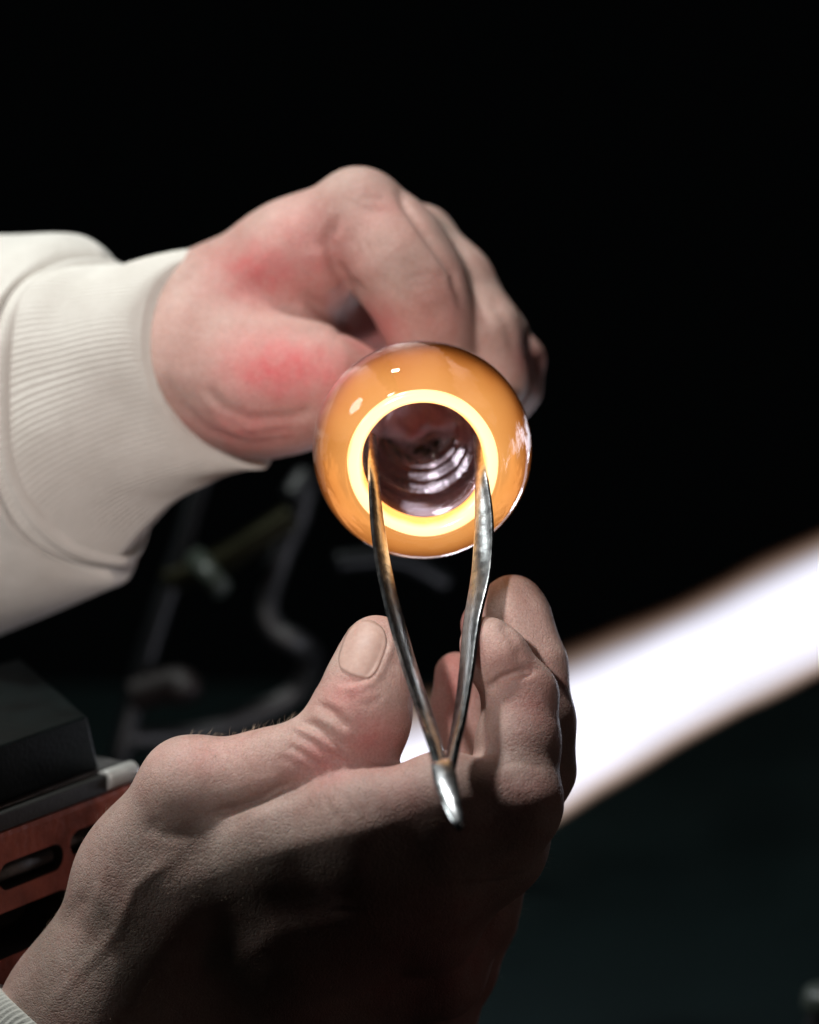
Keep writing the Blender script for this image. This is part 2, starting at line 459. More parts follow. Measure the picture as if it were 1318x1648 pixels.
def nail(bvh_obj_V, Q, c, along, half_l, half_w, parent, lift=0.10):
    """nail plate pressed into the finger: found on the skin along the sight line, then domed and thickened"""
    bvh = BVHTree.FromPolygons([tuple(v) for v in bvh_obj_V], [tuple(map(int, q)) for q in Q])
    a = np.array(along, float); a /= np.linalg.norm(a); b = np.array([-a[1], a[0]])
    nu, nv = 17, 15; pts = {}; top = []; F = []
    for i in range(nu):
        for j in range(nv):
            u = -1 + 2 * i / (nu - 1); v = -1 + 2 * j / (nv - 1)
            ww = (1 - max(0, u) ** 3.2 * 0.55) * (1 - max(0, -u) ** 4 * 0.30)
            uu = u * (1 - 0.10 * v * v)
            p = np.array(c) + a * uu * half_l + b * v * half_w * ww
            o = M(p[0], p[1], 400.0); t = M(p[0], p[1], -100.0); dr = t - o
            h, n, _, _ = bvh.ray_cast(Vector(o), Vector(dr).normalized())
            if h is None: h = Vector(M(p[0], p[1], 0)); n = Vector((0, 0, 1))
            e = max(abs(u), abs(v))
            top.append(np.array(h) + np.array(n) * (lift * (1 - 2.0 * e ** 3)) )
    top = np.array(top)
    for i in range(nu - 1):
        for j in range(nv - 1):
            F.append((i * nv + j, (i + 1) * nv + j, (i + 1) * nv + j + 1, i * nv + j + 1))
    o = mesh('thumbnail', W(top), F, NAIL, parent)
    md = o.modifiers.new('thickness', 'SOLIDIFY'); md.thickness = 0.0007; md.offset = -1
    return o

def make_hand(lo, hi, palm, fingers, webs, fold_items, spot_items, name, parent):
    fd = Field(lo, hi)
    F = fd.new()
    for ch, k in palm: fd.chain(F, ch, k)
    for ch, k_seg, k_root, k_tip, reach in fingers:
        G = fd.new(); fd.chain(G, ch, k_seg)
        r = M(*ch[0][:3]); d = fd.dist(r)
        k = (k_tip + (k_root - k_tip) * np.exp(-(d / reach) ** 2)).astype(np.float32)
        F = smin(F, G, k)
    for ch, k in webs: fd.chain(F, ch, k)
    F[0], F[-1], F[:, 0], F[:, -1], F[:, :, 0], F[:, :, -1] = 5, 5, 5, 5, 5, 5
    V, Q = surface_nets(F, fd.lo)
    V = smooth_verts(V, Q, 8)
    V = folds(V, Q, fold_items)
    V = smooth_verts(V, Q, 2, 0.35)
    bl = spots(V, Q, spot_items)
    o = mesh(name, W(V), Q, SKIN, parent)
    at = o.data.attributes.new('flush_glow', 'FLOAT', 'POINT'); at.data.foreach_set('value', bl.astype(np.float32))
    return o, V, Q

def bounds(lists, pad=6):
    a = []
    for L in lists:
        for p in L: a.append(np.concatenate([M(*p[:3]) - MR(p[3], p[2]) - pad, M(*p[:3]) + MR(p[3], p[2]) + pad]))
    a = np.array(a)
    return a[:, :3].min(0), a[:, 3:].max(0)

# ------------------------------------------------------------------ upper hand
def upper_person():
    root = empty('person', W(M(250, 600, -105)))
    tag(root, 'upper hand with reddened skin gripping the glass from behind, in a cream ribbed cuff', 'person')
    palm = [
        ([(180, 620, -118, 140), (330, 545, -100, 120)], 14),
        ([(330, 512, -100, 106), (470, 420, -88, 86), (575, 346, -78, 73)], 12),
        ([(330, 590, -92, 118), (420, 622, -84, 104), (470, 630, -78, 82)], 14),
        ([(400, 470, -110, 90), (550, 415, -126, 62), (672, 400, -112, 62)], 10),
        ([(430, 560, -118, 85), (570, 530, -152, 56)], 10),
        ([(480, 560, -150, 62), (700, 520, -168, 54)], 12),
    ]
    fingers = [
        # thumb
        ([(440, 622, -78, 92), (520, 618, -74, 78), (585, 630, -80, 56), (652, 668, -90, 43)], 10, 14, 4, 30),
        # index
        ([(577, 346, -78, 74), (632, 405, -77, 72), (674, 468, -78, 64), (695, 540, -84, 53), (703, 600, -92, 47), (708, 652, -95, 40)], 14, 9, 2.2, 14),
        # middle
        ([(672, 393, -108, 65), (730, 460, -98, 60), (782, 530, -92, 50), (796, 610, -96, 46), (765, 680, -106, 40)], 8, 9, 2.0, 14),
        # ring
        ([(740, 450, -128, 54), (800, 545, -112, 44), (815, 620, -110, 40), (780, 690, -112, 38)], 8, 8, 2.0, 14),
        # little
        ([(770, 500, -145, 46), (838, 580, -128, 34), (836, 628, -124, 30), (800, 690, -124, 30)], 6, 7, 2.0, 12),
    ]
    webs = [([(460, 530, -94, 48), (503, 452, -94, 45)], 16)]
    fold_items = [
        ([(545, 345), (528, 385), (538, 425), (560, 455), (590, 475)], 1.7, 11),
        ([(520, 395), (525, 440), (545, 470)], -1.0, 20),
        ([(470, 488), (505, 515), (540, 545)], -0.9, 16),
        ([(485, 470), (520, 500), (552, 520), (556, 540)], 1.6, 10),
        ([(330, 620), (355, 655), (400, 675), (470, 672), (510, 655)], 0.9, 10),
        ([(290, 640), (330, 690), (400, 715), (470, 705)], 0.5, 8),
        ([(345, 665), (400, 700), (480, 690)], 0.45, 6),
        ([(325, 640), (372, 690), (440, 700)], -0.4, 10),
        ([(262, 600), (285, 650), (330, 695)], 0.5, 8),
        ([(640, 300), (652, 330), (690, 385), (730, 440), (745, 500)], 1.4, 8),
        ([(560, 300), (590, 318), (620, 322)], 0.35, 6), ([(555, 318), (585, 336), (618, 342)], 0.3, 6), ([(650, 452), (690, 440), (722, 446)], 0.25, 5), ([(655, 466), (695, 456), (728, 462)], 0.25, 5), ([(662, 482), (700, 472), (734, 480)], 0.2, 5),
        ([(790, 480), (815, 520), (828, 570)], 0.6, 8),
        ([(600, 440), (640, 470), (680, 500)], 0.35, 7),
        ([(360, 470), (440, 400), (520, 330)], -0.5, 20),
        ([(380, 560), (450, 560), (520, 575)], -0.6, 30),
        ([(565, 380), (575, 400), (580, 430)], 0.3, 5), ([(585, 385), (595, 410), (600, 435)], 0.25, 5),
    ]
    spot_items = [((420, 440), (88, 60), 0.66), ((500, 420), (80, 100), 0.44), ((455, 596), (105, 60), 0.82), ((530, 610), (55, 65), 0.6), ((360, 560), (140, 160), 0.06),
                  ((400, 690), (120, 50), 0.45), ((600, 530), (60, 50), 0.55), ((855, 575), (30, 40), 0.35), ((700, 500), (60, 60), 0.22),
                  ((600, 330), (60, 60), 0.18), ((690, 680), (90, 80), 0.5)]
    lo, hi = bounds([c for c, _ in palm] + [f[0] for f in fingers])
    hand, V, Q = make_hand(lo, hi, palm, fingers, webs, fold_items, spot_items, 'hand', root)
    return root

# ------------------------------------------------------------------ lower hand
def lower_person():
    root = empty('person', W(M(60, 1700, 5)))
    tag(root, 'lower hand in half shadow pinching the steel tweezers, white cuff at its wrist', 'person')
    palm = [
        ([(70, 1800, -8, 130), (140, 1668, -4, 132), (262, 1405, 4, 120)], 16),
        ([(150, 1630, -2, 118), (330, 1410, 18, 82), (450, 1360, 30, 72), (575, 1328, 38, 75)], 12),
        ([(230, 1700, -22, 110), (480, 1500, 8, 88), (690, 1475, 8, 78)], 20),
        ([(230, 1760, -40, 110), (480, 1600, -18, 88), (704, 1562, -16, 72)], 20),
        ([(240, 1810, -60, 100), (480, 1700, -46, 84), (690, 1650, -40, 66)], 12),
        ([(420, 1480, -15, 100), (640, 1430, -5, 80)], 14),
    ]
    fingers = [
        # thumb
        ([(215, 1410, 10, 84), (306, 1268, 20, 74), (430, 1244, 26, 60), (535, 1200, 28, 57), (586, 1130, 27, 66), (601, 1074, 24, 51), (606, 1038, 20, 47)], 9, 16, 3, 40),
        # index
        ([(575, 1328, 38, 75), (712, 1286, 40, 72), (836, 1290, 34, 64), (834, 1195, 25, 64), (838, 1120, 20, 56), (798, 1056, 23, 47), (782, 1034, 23, 41)], 5, 14, 2, 30),
        # middle
        ([(690, 1475, 6, 76), (800, 1365, 6, 62), (866, 1240, 0, 52), (868, 1160, -2, 50), (858, 1070, -5, 47), (838, 1000, -8, 41), (824, 973, -10, 37), (784, 1006, -14, 43)], 8, 12, 1.8, 22),
        # ring
        ([(704, 1562, -18, 70), (770, 1462, -20, 57), (815, 1360, -24, 50), (775, 1230, -28, 44), (742, 1150, -30, 42), (735, 1085, -30, 36)], 8, 12, 1.5, 22),
        # little
        ([(690, 1650, -40, 66), (740, 1560, -38, 52), (780, 1480, -40, 44), (730, 1380, -40, 38), (690, 1330, -42, 34)], 8, 12, 1.5, 22),
    ]
    webs = [([(600, 1180, 22, 52), (600, 1165, 18, 56)], 8), ([(480, 1430, 16, 78), (600, 1400, 22, 78), (700, 1375, 24, 70), (790, 1350, 20, 58)], 22), ([(330, 1350, 8, 80), (470, 1310, 10, 62)], 18)]
    L = fold_items = []
    # thumb knuckle creases and the skin rolled up between them
    L += [([(478, 1160), (505, 1168), (535, 1190), (562, 1212)], 1.3, 6), ([(508, 1133), (530, 1142), (548, 1160), (560, 1172)], 1.2, 6),
          ([(470, 1178), (500, 1195), (530, 1215), (555, 1228)], 0.8, 6), ([(455, 1195), (490, 1215), (520, 1240)], 0.9, 5),
          ([(445, 1215), (470, 1228), (500, 1250)], 0.5, 5), ([(500, 1148), (535, 1165), (570, 1190)], -0.9, 8),
          ([(530, 1128), (555, 1140), (575, 1165)], -0.5, 8), ([(470, 1168), (510, 1185), (550, 1212)], -0.6, 6),
          ([(580, 1132), (600, 1130)], 0.4, 4), ([(590, 1140), (615, 1120)], 0.35, 5)]
    # nail fold
    L += [([(622, 1020), (617, 1042), (608, 1064), (594, 1087), (575, 1096), (553, 1098), (540, 1096)], 0.65, 6),
          ([(630, 1025), (624, 1050), (612, 1078), (598, 1098), (570, 1108), (545, 1106)], -0.8, 8)]
    # fold between thumb and index metacarpals
    L += [([(340, 1310), (380, 1301), (420, 1286), (465, 1262)], 2.6, 7), ([(380, 1325), (460, 1296), (540, 1262)], -0.8, 18),
          ([(330, 1290), (400, 1268), (460, 1250)], -0.5, 16)]
    # index: proximal wrinkles, knuckle, end joint
    L += [([(545, 1268), (560, 1290), (572, 1315)], 0.35, 6), ([(570, 1262), (585, 1285), (598, 1305)], 0.35, 6), ([(520, 1275), (530, 1300), (548, 1322)], 0.3, 6),
          ([(790, 1236), (830, 1226), (880, 1238)], 0.2, 6),
          ([(862, 1078), (838, 1082), (812, 1092), (780, 1112)], 2.2, 7, 0),
          ([(842, 1066), (825, 1030), (805, 1000)], 0.5, 8, 0)]
    # veins and tendons on the back of the hand
    L += [([(140, 1560), (200, 1470), (240, 1400), (300, 1355), (420, 1330)], -0.3, 22), ([(255, 1400), (240, 1350), (245, 1310)], 0.35, 22),
          ([(80, 1580), (140, 1500), (165, 1420)], -0.25, 18), ([(300, 1600), (450, 1500), (640, 1470)], -0.6, 22),
          ([(420, 1380), (520, 1350), (640, 1330)], -0.6, 22), ([(90, 1500), (140, 1440)], 0.4, 14), ([(60, 1640), (130, 1560), (190, 1500), (215, 1430), (290, 1370)], -0.32, 10), ([(190, 1500), (160, 1440), (175, 1380)], -0.22, 9), ([(230, 1330), (262, 1345), (330, 1340)], 0.35, 10)]
    spot_items = [((560, 1120), (60, 40), 0.32), ((600, 1190), (60, 50), 0.42), ((720, 1110), (45, 100), 0.35), ((745, 1010), (20, 40), 0.35),  # flushed skin, plus red glow painted on thumb underside, fingers and lower right
                  ((860, 1140), (50, 60), 0.25), ((650, 1290), (80, 60), 0.15), ((850, 1270), (60, 30), 0.22), ((330, 1210), (70, 40), 0.16),
                  ((700, 1560), (200, 120), 0.35), ((520, 1225), (60, 40), 0.4)]
    lo, hi = bounds([c for c, _ in palm] + [f[0] for f in fingers])
    lo[1] = max(lo[1], M(0, 1790, 0)[1])
    hand, V, Q = make_hand(lo, hi, palm, fingers, webs, fold_items, spot_items, 'hand', root)
    nail(V, Q, (585, 1045), (0.33, -0.94), 46, 33, hand)
    fine_hair(V, Q, hand, 900, [((300, 1150, 520, 1300), 0.35), ((60, 1300, 420, 1640), 0.35), ((520, 1230, 720, 1330), 0.12), ((760, 1320, 900, 1600), 0.18)], HAIR, (0.6, 0.3, 0.1))
    return root

def fine_hair(V, Q, parent, n, boxes, mat, lean):
    N = vnormals(V, Q); P = to_px(V); r = np.random.default_rng(8)
    vs, fs = [], []
    for (x0, y0, x1, y1), share in boxes:
        idx = np.where((P[:, 0] > x0) & (P[:, 0] < x1) & (P[:, 1] > y0) & (P[:, 1] < y1) & (N[:, 2] > -0.25))[0]
        if len(idx) == 0: continue
        for i in r.choice(idx, int(n * share)):
            L = r.uniform(1.2, 3.0); d = N[i] * 0.45 + np.array(lean) * 0.8 + r.normal(0, 0.22, 3); d /= np.linalg.norm(d)
            side = np.cross(d, N[i]); side /= np.linalg.norm(side) + 1e-9
            pts = [V[i] - N[i] * 0.1, V[i] + d * L * 0.5 + N[i] * 0.25, V[i] + d * L + side * r.uniform(-0.5, 0.5)]
            b = len(vs)
            for q, w in zip(pts, (0.035, 0.028, 0.008)):
                up_ = np.cross(side, d)
                for a in range(3):
                    vs.append(q + (side * math.cos(a * 2.094) + up_ * math.sin(a * 2.094)) * w)
            for k in range(2):
                for a in range(3): fs.append((b + k * 3 + a, b + k * 3 + (a + 1) % 3, b + k * 3 + 3 + (a + 1) % 3, b + k * 3 + 3 + a))
    o = mesh('fine_hair', W(np.array(vs)), fs, mat, parent); o['kind'] = 'stuff'
    return o
HAIR = simple('pale_body_hair', (0.45, 0.34, 0.25), 0.45, 0.0, 0.2, 300.0)

# ------------------------------------------------------------------ sleeves
def loft(rings, nth, fn=None, sub=8):
    """rings: (T, B, w(px), z, depth mm, power). Catmull-Rom between them; fn(u, th) -> outward offset in mm"""
    ctl = []
    for T, B, w, z, dz, pw in rings:
        c = M((T[0] + B[0]) / 2, (T[1] + B[1]) / 2, z)
        v = M(T[0], T[1], z) - c
        q = np.array([MR(w[0], z), -MR(w[1], z), dz])
        ctl.append(np.concatenate([c, v, q, [pw]]))
    ctl = np.array(ctl); m = len(ctl)
    rows = []; us = []
    for i in range(m - 1):
        p0, p1, p2, p3 = ctl[max(i - 1, 0)], ctl[i], ctl[i + 1], ctl[min(i + 2, m - 1)]
        for k in range(sub if i < m - 2 else sub + 1):
            t = k / sub
            rows.append(0.5 * (2 * p1 + (p2 - p0) * t + (2 * p0 - 5 * p1 + 4 * p2 - p3) * t * t + (3 * p1 - p0 - 3 * p2 + p3) * t ** 3))
            us.append(i + t)
    th = np.linspace(0, 2 * np.pi, nth, endpoint=False)
    V = []
    for r, u in zip(rows, us):
        c, v, q, pw = r[:3], r[3:6], r[6:9], r[9]
        cs = np.sign(np.cos(th)) * np.abs(np.cos(th)) ** pw; sn = np.sign(np.sin(th)) * np.abs(np.sin(th)) ** pw
        far = np.where(sn < 0, 0.25, 1.0)
        rad = cs[:, None] * v + sn[:, None] * (q * np.array([0, 0, 1]) + far[:, None] * q * np.array([1, 1, 0]))
        P = c + rad
        if fn is not None:
            P = P + rad / np.linalg.norm(rad, axis=1)[:, None] * fn(u, th)[:, None]
        V.append(P)
    V = np.concatenate(V); nr = len(rows)
    i = np.arange(nr - 1)[:, None]; j = np.arange(nth)[None, :]
    F = np.stack([(i * nth + j).ravel(), (i * nth + (j + 1) % nth).ravel(), ((i + 1) * nth + (j + 1) % nth).ravel(), ((i + 1) * nth + j).ravel()], 1)
    return V, F

def wob(u, th, seed):
    r = np.random.default_rng(seed); o = np.zeros_like(th)
    for _ in range(7):
        o = o + r.uniform(0.2, 1) * np.sin(r.integers(1, 6) * th + r.uniform(0, 6.28) + u * r.uniform(-2.5, 2.5))
    return o

def upper_sleeve(root):
    sl = empty('sleeve', (0, 0, 0)); sl.parent = root
    NR = 130
    def rib(u, th):
        a = 0.20 * min(1, max(0, (u - 0.75) / 0.3))
        return a * np.sin(NR * th) - 1.8 * math.exp(-((u - 4.55) / 0.33) ** 2) * (0.6 + 0.4 * np.sin(2 * th + 0.8)) + 0.6 * wob(u * 0.8, th, 3) * min(1, max(0, u - 1) / 0.8) * 0.9
    cuff_rings = [((368, 436), (420, 715), (-112, 6), -97, 20, 1.0), ((356, 410), (424, 742), (-142, 9), -95, 24, 1.0), ((350, 402), (424, 750), (-152, 10), -95, 26, 1.0),
                  ((326, 401), (400, 760), (-152, 8), -96, 28, 0.97), ((278, 409), (330, 786), (-156, 4), -98, 29, 0.95), ((212, 418), (232, 848), (-165, -4), -102, 31, 0.9), ((165, 428), (178, 916), (-172, -12), -106, 33, 0.85)]
    V, F = loft(cuff_rings, NR * 8, rib, 6)
    mesh('ribbed_cuff', W(V), F, CLOTH, sl)
    def seam(u, th):
        return 0.25 * np.sin(NR * 1.0 * th) * 0.5
    s_rings = [((190, 432), (206, 896), (-160, -10), -105, 31.5, 0.87), ((185, 420), (203, 906), (-170, -11), -105, 34.2, 0.87), ((176, 418), (194, 912), (-174, -11), -105.5, 35, 0.86), ((170, 432), (186, 906), (-166, -12), -106, 32, 0.85)]
    V, F = loft(s_rings, 520, seam, 4)
    mesh('cuff_seam', W(V), F, CLOTH, sl)
    def puff(u, th):
        g = min(1, u / 1.2)
        return g * (1.1 * wob(u * 0.7, th, 11) + 0.5 * np.sin(9 * th + 2 * u) * math.exp(-u))
    b_rings = [((158, 436), (168, 912), (-166, -12), -106, 32, 0.85), ((167, 418), (178, 922), (-182, -12), -106.5, 35.5, 0.85), ((158, 402), (184, 934), (-192, -12), -108, 37.5, 0.85), ((120, 384), (168, 952), (-192, -10), -112, 38.5, 0.85),
               ((50, 377), (90, 990), (-185, 0), -122, 39, 0.9), ((-60, 380), (-60, 1045), (-180, 0), -140, 39, 0.95), ((-220, 400), (-260, 1110), (-180, 0), -172, 39, 1.0), ((-380, 430), (-440, 1160), (-180, 0), -205, 39, 1.0)]
    V, F = loft(b_rings, 360, puff, 10)
    mesh('sleeve_body', W(V), F, CLOTH, sl)

def lower_sleeve(root):
    sl = empty('sleeve', (0, 0, 0)); sl.parent = root
    NR = 110
    def rib(u, th): return 0.20 * min(1, max(0, (u - 0.8) / 0.3)) * np.sin(NR * th)
    rings = [((20, 1600), (300, 1850), (18, -12), -3, 26, 1.0), ((-4, 1588), (318, 1880), (26, -18), -3, 32, 1.0), ((-14, 1584), (322, 1890), (28, -18), -3, 34, 1.0),
             ((-34, 1596), (300, 1905), (24, -15), -4, 36, 1.0), ((-90, 1650), (240, 1985), (24, -15), -6, 38, 1.0), ((-150, 1710), (180, 2070), (24, -15), -8, 40, 1.0)]
    V, F = loft(rings, NR * 8, rib, 6)
    mesh('ribbed_cuff', W(V), F, CLOTH, sl)

up = upper_person(); upper_sleeve(up)
lp = lower_person(); lower_sleeve(lp)

# ------------------------------------------------------------------ glass
def frame_from_axis(o, d, upv=(0, 1, 0)):
    d = np.array(d, float); d /= np.linalg.norm(d)
    x = np.cross(upv, d); x /= np.linalg.norm(x); y = np.cross(d, x)
    return np.array(o, float), x, y, d

def lathe(prof, fr, n=128, closed=True):
    o, x, y, d = fr
    th = np.linspace(0, 2 * np.pi, n, endpoint=False)
    V = []
    for r, s in prof:
        V.append(o + d * s + r * (np.cos(th)[:, None] * x + np.sin(th)[:, None] * y))
    V = np.concatenate(V); m = len(prof)
    rows = range(m) if closed else range(m - 1)
    F = []
    for i in rows:
        a = i * n; b = ((i + 1) % m) * n
        for j in range(n):
            F.append((a + j, a + (j + 1) % n, b + (j + 1) % n, b + j))
    return V, F

def spline(pts, sub=6, closed=False):
    p = np.array(pts, float); m = len(p); out = []
    rng_ = range(m) if closed else range(m - 1)
    for i in rng_:
        g = (lambda k: p[k % m]) if closed else (lambda k: p[min(max(k, 0), m - 1)])
        p0, p1, p2, p3 = g(i - 1), g(i), g(i + 1), g(i + 2)
        for k in range(sub):
            t = k / sub
            out.append(0.5 * (2 * p1 + (p2 - p0) * t + (2 * p0 - 5 * p1 + 4 * p2 - p3) * t * t + (3 * p1 - p0 - 3 * p2 + p3) * t ** 3))
    if not closed: out.append(p[-1])
    return out

def glass_piece():
    rim = M(681, 746, 0)
    ax = np.array([-0.01, math.sin(TILT), -math.cos(TILT)])
    fr = frame_from_axis(rim, ax)
    root = empty('glass_tube', W(rim))
    tag(root, 'glowing amber glass tube with flared white-hot mouth facing the viewer', 'glass')
    # amber bulge: closed ring of revolution (radius, distance back from the mouth), mm
    lip = spline([(23.4, 1.0), (25.6, 2.2), (29.3, 6.0), (32.6, 11.5), (34.4, 18.5), (34.5, 25.5), (32.6, 33.0), (28.0, 39.0), (22.8, 42.5), (20.0, 40.0),
                  (19.9, 30.0), (20.0, 20.0), (20.1, 10.0), (20.4, 4.0), (21.6, 1.4)], 5, True)
    V, F = lathe(lip, fr); fix_normals(mesh('amber_bulge', W(V), F, HOT, root))
    rimp = spline([(18.7, 7.6), (18.8, 4.0), (19.0, 1.4), (19.6, 0.0), (21.0, -0.9), (22.6, -0.6), (23.3, 0.5), (22.6, 1.1), (21.0, 0.9), (19.9, 2.4), (19.6, 4.5), (19.4, 7.6)], 4, True)
    V, F = lathe(rimp, fr)
    ang = np.tile(np.linspace(0, 2 * np.pi, 128, endpoint=False), len(rimp))
    V = fr[0] + (V - fr[0]) * (1 + 0.008 * np.sin(2 * ang + 0.7) + 0.006 * np.sin(3 * ang + 2.0) + 0.003 * np.sin(7 * ang))[:, None]
    fix_normals(mesh('hot_rim', W(V), F, RIM, root))
    tube = spline([(18.9, 8.3), (19.6, 8.8), (19.5, 20), (19.5, 36), (19.3, 42), (17.8, 48), (16.4, 54), (15.8, 60), (15.0, 66), (11.5, 71.5), (6.8, 75), (5.6, 80), (5.4, 95), (5.4, 112), (4.0, 114), (0.3, 114.5)], 5)
    inner = spline([(0.3, 64.5), (5.0, 64.0), (9.5, 61.5), (11.8, 58), (12.6, 54.5), (13.6, 53.6), (14.2, 50), (15.0, 46.5), (16.0, 45.4), (16.2, 42), (17.2, 36), (17.8, 20), (18.3, 11), (18.6, 8.5)], 5)
    V, F = lathe(list(tube) + list(inner), fr); fix_normals(mesh('clear_tube', W(V), F, GLASS, root))
    # seed bubbles fused on the inner wall
    return root, fr
glass, GF = glass_piece()

# ------------------------------------------------------------------ tweezers
def strip(path, name, parent):
    """flat spring-steel arm: path of (px, py, z, width mm, thickness mm, twist deg) ; width runs towards the lens"""
    P = [np.concatenate([M(p[0], p[1], p[2]), p[3:6]]) for p in path]
    P = np.array(spline(P, 8))
    prof = [(-0.5, -0.35), (-0.42, -0.5), (0.42, -0.5), (0.5, -0.35), (0.5, 0.35), (0.42, 0.5), (-0.42, 0.5), (-0.5, 0.35)]
    V = []
    for i, p in enumerate(P):
        t = P[min(i + 1, len(P) - 1), :3] - P[max(i - 1, 0), :3]; t /= np.linalg.norm(t)
        a = math.radians(p[5]); w = np.array([math.sin(a), 0, math.cos(a)]); w -= t * (w @ t); w /= np.linalg.norm(w)
        n = np.cross(t, w)
        for u, v in prof: V.append(p[:3] + w * u * p[3] * (0.86 if name != 'joined_end' else 1) + n * v * p[4] * (0.9 if name != 'joined_end' else 1))
    k = len(prof); F = []
    for i in range(len(P) - 1):
        for j in range(k): F.append((i * k + j, i * k + (j + 1) % k, (i + 1) * k + (j + 1) % k, (i + 1) * k + j))
    F.append(tuple(range(k))); F.append(tuple((len(P) - 1) * k + j for j in reversed(range(k))))
    o = fix_normals(mesh(name, W(np.array(V)), F, STEEL, parent))
    o.data.polygons.foreach_set('use_smooth', np.ones(len(o.data.polygons), bool))
    md = o.modifiers.new('edges', 'EDGE_SPLIT'); md.split_angle = math.radians(50)
    return o

tw = empty('tweezers', W(M(722, 1280, 78)))
tag(tw, 'long steel tweezers with two flat arms spread inside the hot glass mouth', 'tweezers')
strip([(600, 700, -12, 2.6, 1.3, -48), (601, 760, 0, 4.0, 1.6, -48), (608, 850, 9, 5.6, 1.8, -46), (623, 940, 20, 6.6, 1.9, -42), (652, 1050, 34, 7.0, 2.0, -38), (681, 1140, 48, 6.8, 2.0, -34), (700, 1200, 62, 6.4, 2.3, -24), (713, 1258, 74, 6.0, 2.8, -5)], 'left_arm', tw)
strip([(767, 700, -12, 2.6, 1.3, 52), (774, 760, 0, 4.6, 1.6, 52), (779, 840, 9, 7.4, 1.7, 52), (775, 920, 17, 8.4, 1.7, 46), (760, 1000, 27, 7.6, 1.9, 38), (751, 1080, 38, 7.0, 2.0, 30), (741, 1150, 50, 6.6, 2.2, 22), (730, 1205, 62, 6.2, 2.5, 14), (721, 1258, 74, 6.0, 2.8, 5)], 'right_arm', tw)
strip([(708, 1228, 67, 3.6, 4.2, 4), (712, 1240, 70, 6.4, 6.2, 4), (719, 1268, 77, 6.8, 6.6, 4), (728, 1298, 84, 6.0, 5.2, 4), (738, 1326, 90, 3.4, 3.0, 4), (741, 1332, 91.5, 1.4, 1.2, 4)], 'joined_end', tw)

